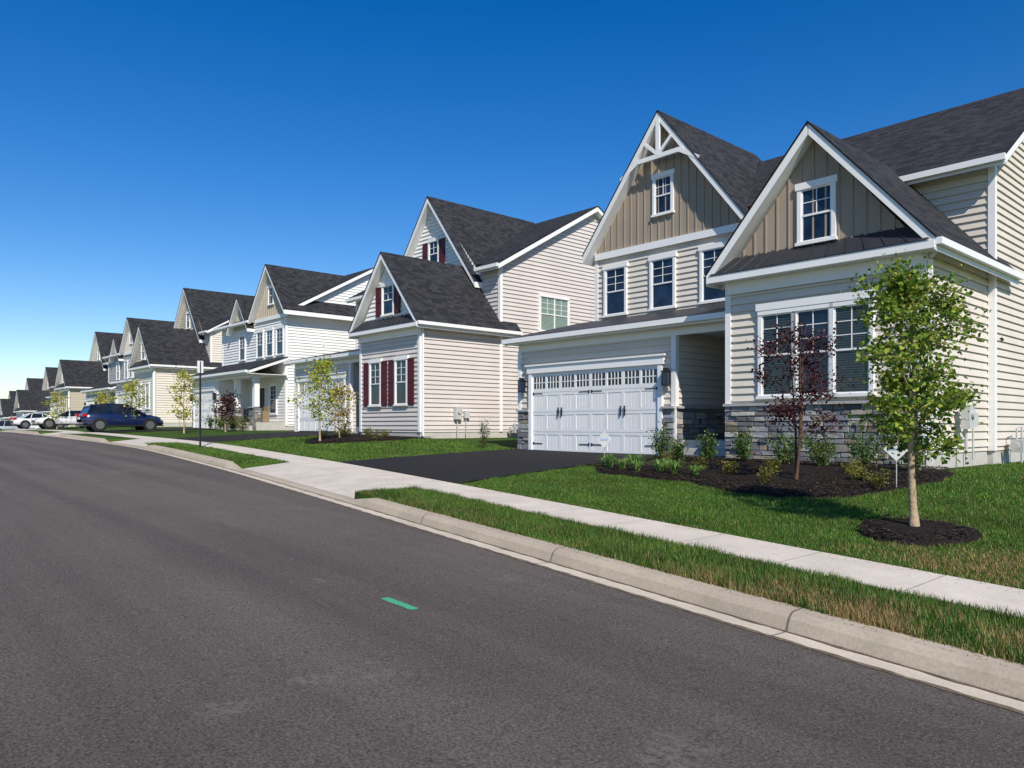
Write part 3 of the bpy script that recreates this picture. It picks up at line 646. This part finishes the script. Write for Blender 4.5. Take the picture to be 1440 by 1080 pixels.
S2=sid('siding_light_grey',(.63,.575,.54)); S3=sid('siding_white',(.80,.79,.76)); S4=sid('siding_cream',(.72,.665,.57)); S5=sid('siding_grey',(.42,.42,.42)); S6=sid('siding_tan',(.52,.46,.36)); WH=sid('siding_bright',(.8,.79,.77))
base=dict(xl=-12.1,ym=3.9,yb=13.7,ez=6.9,rz=10.25,yr=8.8)
h1=dict(base,sid=S1,gmat=TAN,batten=True,gx=-9.16,gh=3.2,gz=10.77,bz=6.75,truss=True,up=[-11.2,-9.25,-7.35],upz=4.6,bay=(-4.5,-.12,4.42,7.35),triple=True,gar=(-12.5,-6.45,.64,3.62,0.0),door=(-11.84,-6.96),stone=True,fancy=True,gwz=7.6,gww=.62,gwx=-.05,bgz=.42,bgw=.68)
make_house('beige_gabled_house',-5.5,16,-.8,h1)
h2=dict(base,xl=-11.6,ym=4.1,yr=9.9,ez=7.25,rz=10.8,yb=15.7,sid=S2,gmat=WH,gx=-4.6,gh=3.45,gz=11.1,gwz=7.9,gwx=0,shut=True,bay=(-4.35,0,4.5,7.5),gar=(-11.6,-6.2,.6,3.75,.2),door=(-11.1,-6.7),sidew=[(7.3,4.7,1.75,1.5)],gl=GLASS)
make_house('light_grey_gabled_house',-24.0,17.0,-.46,h2)
h3=dict(base,xl=-9.6,ym=4.0,yr=10,ez=6.95,rz=10.5,yb=16,sid=S3,gmat=S6,batten=True,gx=-1.85,gh=2.5,gz=10.1,gs=1.2,gwz=7.7,gww=.6,gwh=1.0,up=[-.7,-2.1,-3.5,-6.2],upz=4.55,gar=(-9.6,-5.3,2.0,3.5,0.0),door=(-9.2,-5.75),stone=True,cols=[-.4,-3.1],g2=(-6.1,1.7,8.6),metal=False,sidf=S5)
make_house('white_porch_house',-42.5,16.4,-.2,dict(h3,sidf=S3))
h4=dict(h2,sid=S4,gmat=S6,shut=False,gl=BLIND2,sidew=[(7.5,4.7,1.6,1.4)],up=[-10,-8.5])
make_house('cream_gabled_house',-58,17.7,0,h4)
make_house('stone_porch_house',-74.5,17.4,.05,dict(h3,sid=S4,gmat=S2,gl=BLIND2))
make_house('tan_gabled_house',-92,19.5,-.2,dict(h4,sid=S6,gmat=S4))
make_house('grey_porch_house',-109,19.5,-1.5,dict(h3,sid=S5,gmat=S4))
make_house('cream_gabled_house',-126,21,-2.2,dict(h4,sid=S3))
make_house('tan_gabled_house',-143,21.5,-3.0,dict(h2,sid=S4,shut=False))
make_house('white_porch_house',-161,21.5,-3.6,dict(h3))
m=MB(); m.box(-.35,.35,-.35,.35,0,.75,UTILG); m.box(-.37,.37,-.37,.37,.75,.8,UTILG)
for k in range(9): m.box(-.36,.36,-.36,.36,.08+k*.07,.1+k*.07,UTIL)
e=empty('air_conditioner_unit',-22.8,21.8,Gf(-22.8,21.8)); m.obj('housing',e)
CH=mat('wicker',(.28,.2,.12),.8,.2,20,.3)
e=empty('porch_chair',-43.3,19.3,.26); m=MB(); m.box(-.3,.3,-.3,.3,.32,.42,CH); m.box(-.3,.3,.22,.3,.42,.95,CH); m.box(-.34,-.26,-.3,.3,0,.65,CH); m.box(.26,.34,-.3,.3,0,.65,CH); m.box(-.25,.25,-.28,.2,.42,.52,TRIM); m.obj('chair_frame',e)
# ------------------------------------------------------------ street sign, yard signs
e=empty('street_sign',-26.9,9.75,float(Sg(-26.9))); m=MB(); m.tube([(0,0,-.1),(0,0,3.0)],[.035,.03],BLACK,8)
SGN=mat('sign_face',(.7,.7,.68),.4,.4); m.obj('pole',e)
m=MB(); m.box(-.02,.02,-.1,.1,2.6,3.02,SGN); m.box(-.022,-.02,-.08,.08,2.85,2.92,SHUT); m.obj('sign_plate',e)
SB=mat('sign_blue',(.45,.55,.7),.4,.4)
for a,b,hh in ((-11.25,13.0,.62),(-4.95,12.9,.62)):
    e=empty('yard_sign',a,b,Gf(a,b)+.03,PHI+.3); m=MB(); m.tube([(0,0,-.05),(0,.01,hh)],[.008,.008],UTIL,6)
    r=.19; m.hexa([(0,-.012,hh-r),(r,-.012,hh),(r,.0,hh),(0,0,hh-r),(-r,-.012,hh),(0,-.012,hh+r),(0,0,hh+r),(-r,0,hh)],SGN); m.box(-.1,.1,-.016,-.013,hh-.02,hh+.03,SB); m.obj('sign',e)
# ------------------------------------------------------------ cars
def carpaint(n,c): return mat(n,c,.25,.5,1,.02,coat=1.0)
TYRE=mat('tyre',(.02,.02,.02),.85,.2); RIM=mat('rim',(.35,.35,.36),.3,.5,metal=.8); CG=glassmat('car_glass',(.01,.012,.015)); RED=mat('tail_light',(.35,.01,.01),.3,.5); HL=mat('head_light',(.7,.7,.72),.2,.6)
def car(name,a,b,rot,paint,suv=True,flip=False):
    z=Gf(a,b)+.03; e=empty(name,a,b,z,rot)
    ht=1.66 if suv else 1.42
    body=MB()
    ST=[(-2.28,.62,.5,.85),(-2.2,.82,.38,.98),(-1.9,.90,.3,1.06),(-1.0,.93,.27,1.04),(0,.94,.27,1.02),(.9,.93,.27,1.0),(1.3,.92,.27,.98),(1.9,.88,.3,.88),(2.2,.78,.36,.76),(2.3,.6,.45,.66)] 
    if not suv: ST=[(x,w,zl,zt*.9) for x,w,zl,zt in ST]
    def ring(x,w,zl,zt):
        return [(x,-w*.9,zl),(x,-w,zl+.12),(x,-w*1.01,(zl+zt)/2),(x,-w*.97,zt-.06),(x,-w*.86,zt),(x,w*.86,zt),(x,w*.97,zt-.06),(x,w*1.01,(zl+zt)/2),(x,w,zl+.12),(x,w*.9,zl)]
    def loft(mb,rs,mt,smooth=True):
        n=len(rs[0]); b0=len(mb.v)
        for r in rs: mb.v.extend(r)
        for i in range(len(rs)-1):
            for k in range(n):
                k2=(k+1)%n; mb.f.append((b0+i*n+k,b0+i*n+k2,b0+(i+1)*n+k2,b0+(i+1)*n+k)); mb.m.append(mb.mi(mt)); mb.uv.append([(0,0)]*4); mb.c.append((1,1,1))
        for i in (0,len(rs)-1): mb.f.append(tuple(b0+i*n+k for k in range(n))); mb.m.append(mb.mi(mt)); mb.uv.append([(0,0)]*n); mb.c.append((1,1,1))
    loft(body,[ring(*s) for s in ST],paint); o=body.obj('body',e,True)
    gb=ST[3][3]-.03; G_=[(-2.05,.78,gb+.0),(-1.75,.68,ht-.12),(-.9,.68,ht-.03),(.1,.67,ht-.05),(1.25,.8,gb)]
    if not suv: G_[0]=(-1.7,.78,gb);G_[1]=(-1.0,.64,ht-.07)
    g=MB()
    def sec(x,w,z): return [(x,-.84,gb-.02),(x,-w,z),(x,w,z),(x,.84,gb-.02)]
    loft(g,[sec(*s) for s in G_],CG); g.obj('windows',e)
    r=MB()
    def rs(x,w,z): return [(x,-w-.01,z-.05),(x,-w+.05,z+.02),(x,w-.05,z+.02),(x,w+.01,z-.05)]
    loft(r,[rs(G_[1][0]-.12,G_[1][1],G_[1][2]-.02),rs(*G_[1]),rs(*G_[2]),rs(*G_[3]),rs(G_[3][0]+.12,.66,ht-.12)],paint)
    for s in (-1,1):
        for xb,xt in ((G_[0][0]+.03,G_[1][0]),(-.95,-.8),(.05,.02),(1.2,.15)):
            p0=Vector((xb,s*.85,gb-.02)); p1=Vector((xt,s*.685,ht-.07)); r.tube([p0,p1],[.045,.04],paint,5)
        r.box(.95,1.1,s*.93,s*1.08,gb-.02,gb+.12,paint)
    r.obj('roof_and_pillars',e)
    w=MB()
    for x in (-1.38,1.42):
        for s in (-1,1):
            w.tube([(x,s*.97,.35),(x,s*.72,.35)],[.35,.35],TYRE,24); w.tube([(x,s*.975,.35),(x,s*.9,.35)],[.24,.24],RIM,16); w.tube([(x,s*.955,.37),(x,s*.7,.37)],[.41,.41],BLACK,24)
    w.obj('wheels',e)
    l=MB()
    for s in (-1,1):
        l.box(-2.3,-2.05,s*.62,s*.88,.85,1.02,RED); l.box(2.08,2.24,s*.5,s*.8,.66,.78,HL)
        l.box(-1.0,1.0,s*.945,s*.955,.80,.815,BLACK); l.box(-.03,-.015,s*.945,s*.956,.4,.98,BLACK)
    l.box(-2.31,-2.25,-.26,.26,.68,.8,SGN); l.box(2.26,2.33,-.5,.5,.42,.6,BLACK); l.box(-2.25,2.2,-.95,.95,.28,.36,BLACK); l.obj('lights_and_trim',e)
N_ROT=math.atan2(C,Sn)
car('dark_blue_suv',-50.6,13.55,N_ROT,carpaint('blue_paint',(.006,.014,.06)))
car('white_sedan',-66.8,14.1,N_ROT+math.pi,carpaint('white_paint',(.7,.7,.7)),False)
car('white_sedan',-82.6,15.2,N_ROT,bpy.data.materials['white_paint'],False)
car('silver_suv',-102,16,N_ROT,carpaint('silver_paint',(.4,.42,.45)))
# ------------------------------------------------------------ distant trees
def treeline():
    rn=RNG
    pts=[];cols=[]
    for k in range(130):
        a=-330+rn.uniform(-60,60); b=rn.uniform(-120,260); z0=-10; R=rn.uniform(5,9); h=rn.uniform(6,12)
        n=160; th=rn.uniform(0,6.28,n); r=R*np.sqrt(rn.uniform(0,1,n)); zz=z0+h*rn.uniform(0,1,n)*np.sqrt(np.clip(1-(r/R)**2,0.02,1))
        pts.append(np.stack([a+r*np.cos(th),b+r*np.sin(th),zz],1)); cols.append(np.tile(DARK[k%3]*rn.uniform(.8,1.4),(n,1)))
    p=np.concatenate(pts); c=np.concatenate(cols); n=len(p)
    d=rn.normal(size=(n,3)); d/=np.linalg.norm(d,axis=1)[:,None]; s=np.cross(d,rn.normal(size=(n,3))); s/=np.linalg.norm(s,axis=1)[:,None]
    V=np.stack([p-d,p+s,p+d,p-s],1)*1.0; place(npmesh('distant_treeline',V.reshape(-1,3),np.arange(n*4).reshape(n,4),LEAF,np.repeat(c,4,0)))
treeline()
tree('oak_tree',-68,40,11.5,4.5,2.5,DARK*1.3,4500,.45,77,tr=.25,nb=34,spread=.8)
tree('oak_tree',-63,38,10,4,2.5,DARK*1.3,4000,.45,78,tr=.25,nb=34,spread=.8)
# ------------------------------------------------------------ light, sky, camera
EL=math.radians(41); sh=Vector((.27,-.963)).normalized(); sd=Vector((sh.x*math.cos(EL),sh.y*math.cos(EL),math.sin(EL)))
L=bpy.data.lights.new('sun','SUN'); L.energy=5.0; L.angle=math.radians(.5); L.color=(1,.935,.83); lo=bpy.data.objects.new('sun',L); COL.objects.link(lo); lo.rotation_euler=sd.to_track_quat('Z','Y').to_euler(); lo.location=(0,0,30)
wd=bpy.data.worlds.new('World'); scene.world=wd; wd.use_nodes=True; nt=wd.node_tree; bg=nt.nodes['Background']
sk=N(nt,'ShaderNodeTexSky',sky_type='NISHITA'); sk.sun_disc=False; sk.sun_elevation=EL; sk.sun_rotation=math.atan2(sh.x,sh.y); sk.air_density=1.0; sk.dust_density=.1; sk.ozone_density=2.6
hs=N(nt,'ShaderNodeHueSaturation'); hs.inputs['Saturation'].default_value=1.45; hs.inputs['Hue'].default_value=.511; nt.links.new(sk.outputs[0],hs.inputs['Color']); nt.links.new(hs.outputs[0],bg.inputs['Color']); bg.inputs['Strength'].default_value=.128
cam=bpy.data.cameras.new('camera'); co=bpy.data.objects.new('camera',cam); COL.objects.link(co); co.location=(0,0,0); co.rotation_euler=(math.radians(90),0,0)
cam.sensor_width=36; cam.lens=26.75; cam.shift_y=60/1440; cam.clip_end=3000; cam.clip_start=.05; scene.camera=co
scene.view_settings.view_transform='Standard'; scene.view_settings.look='None'; scene.view_settings.exposure=0
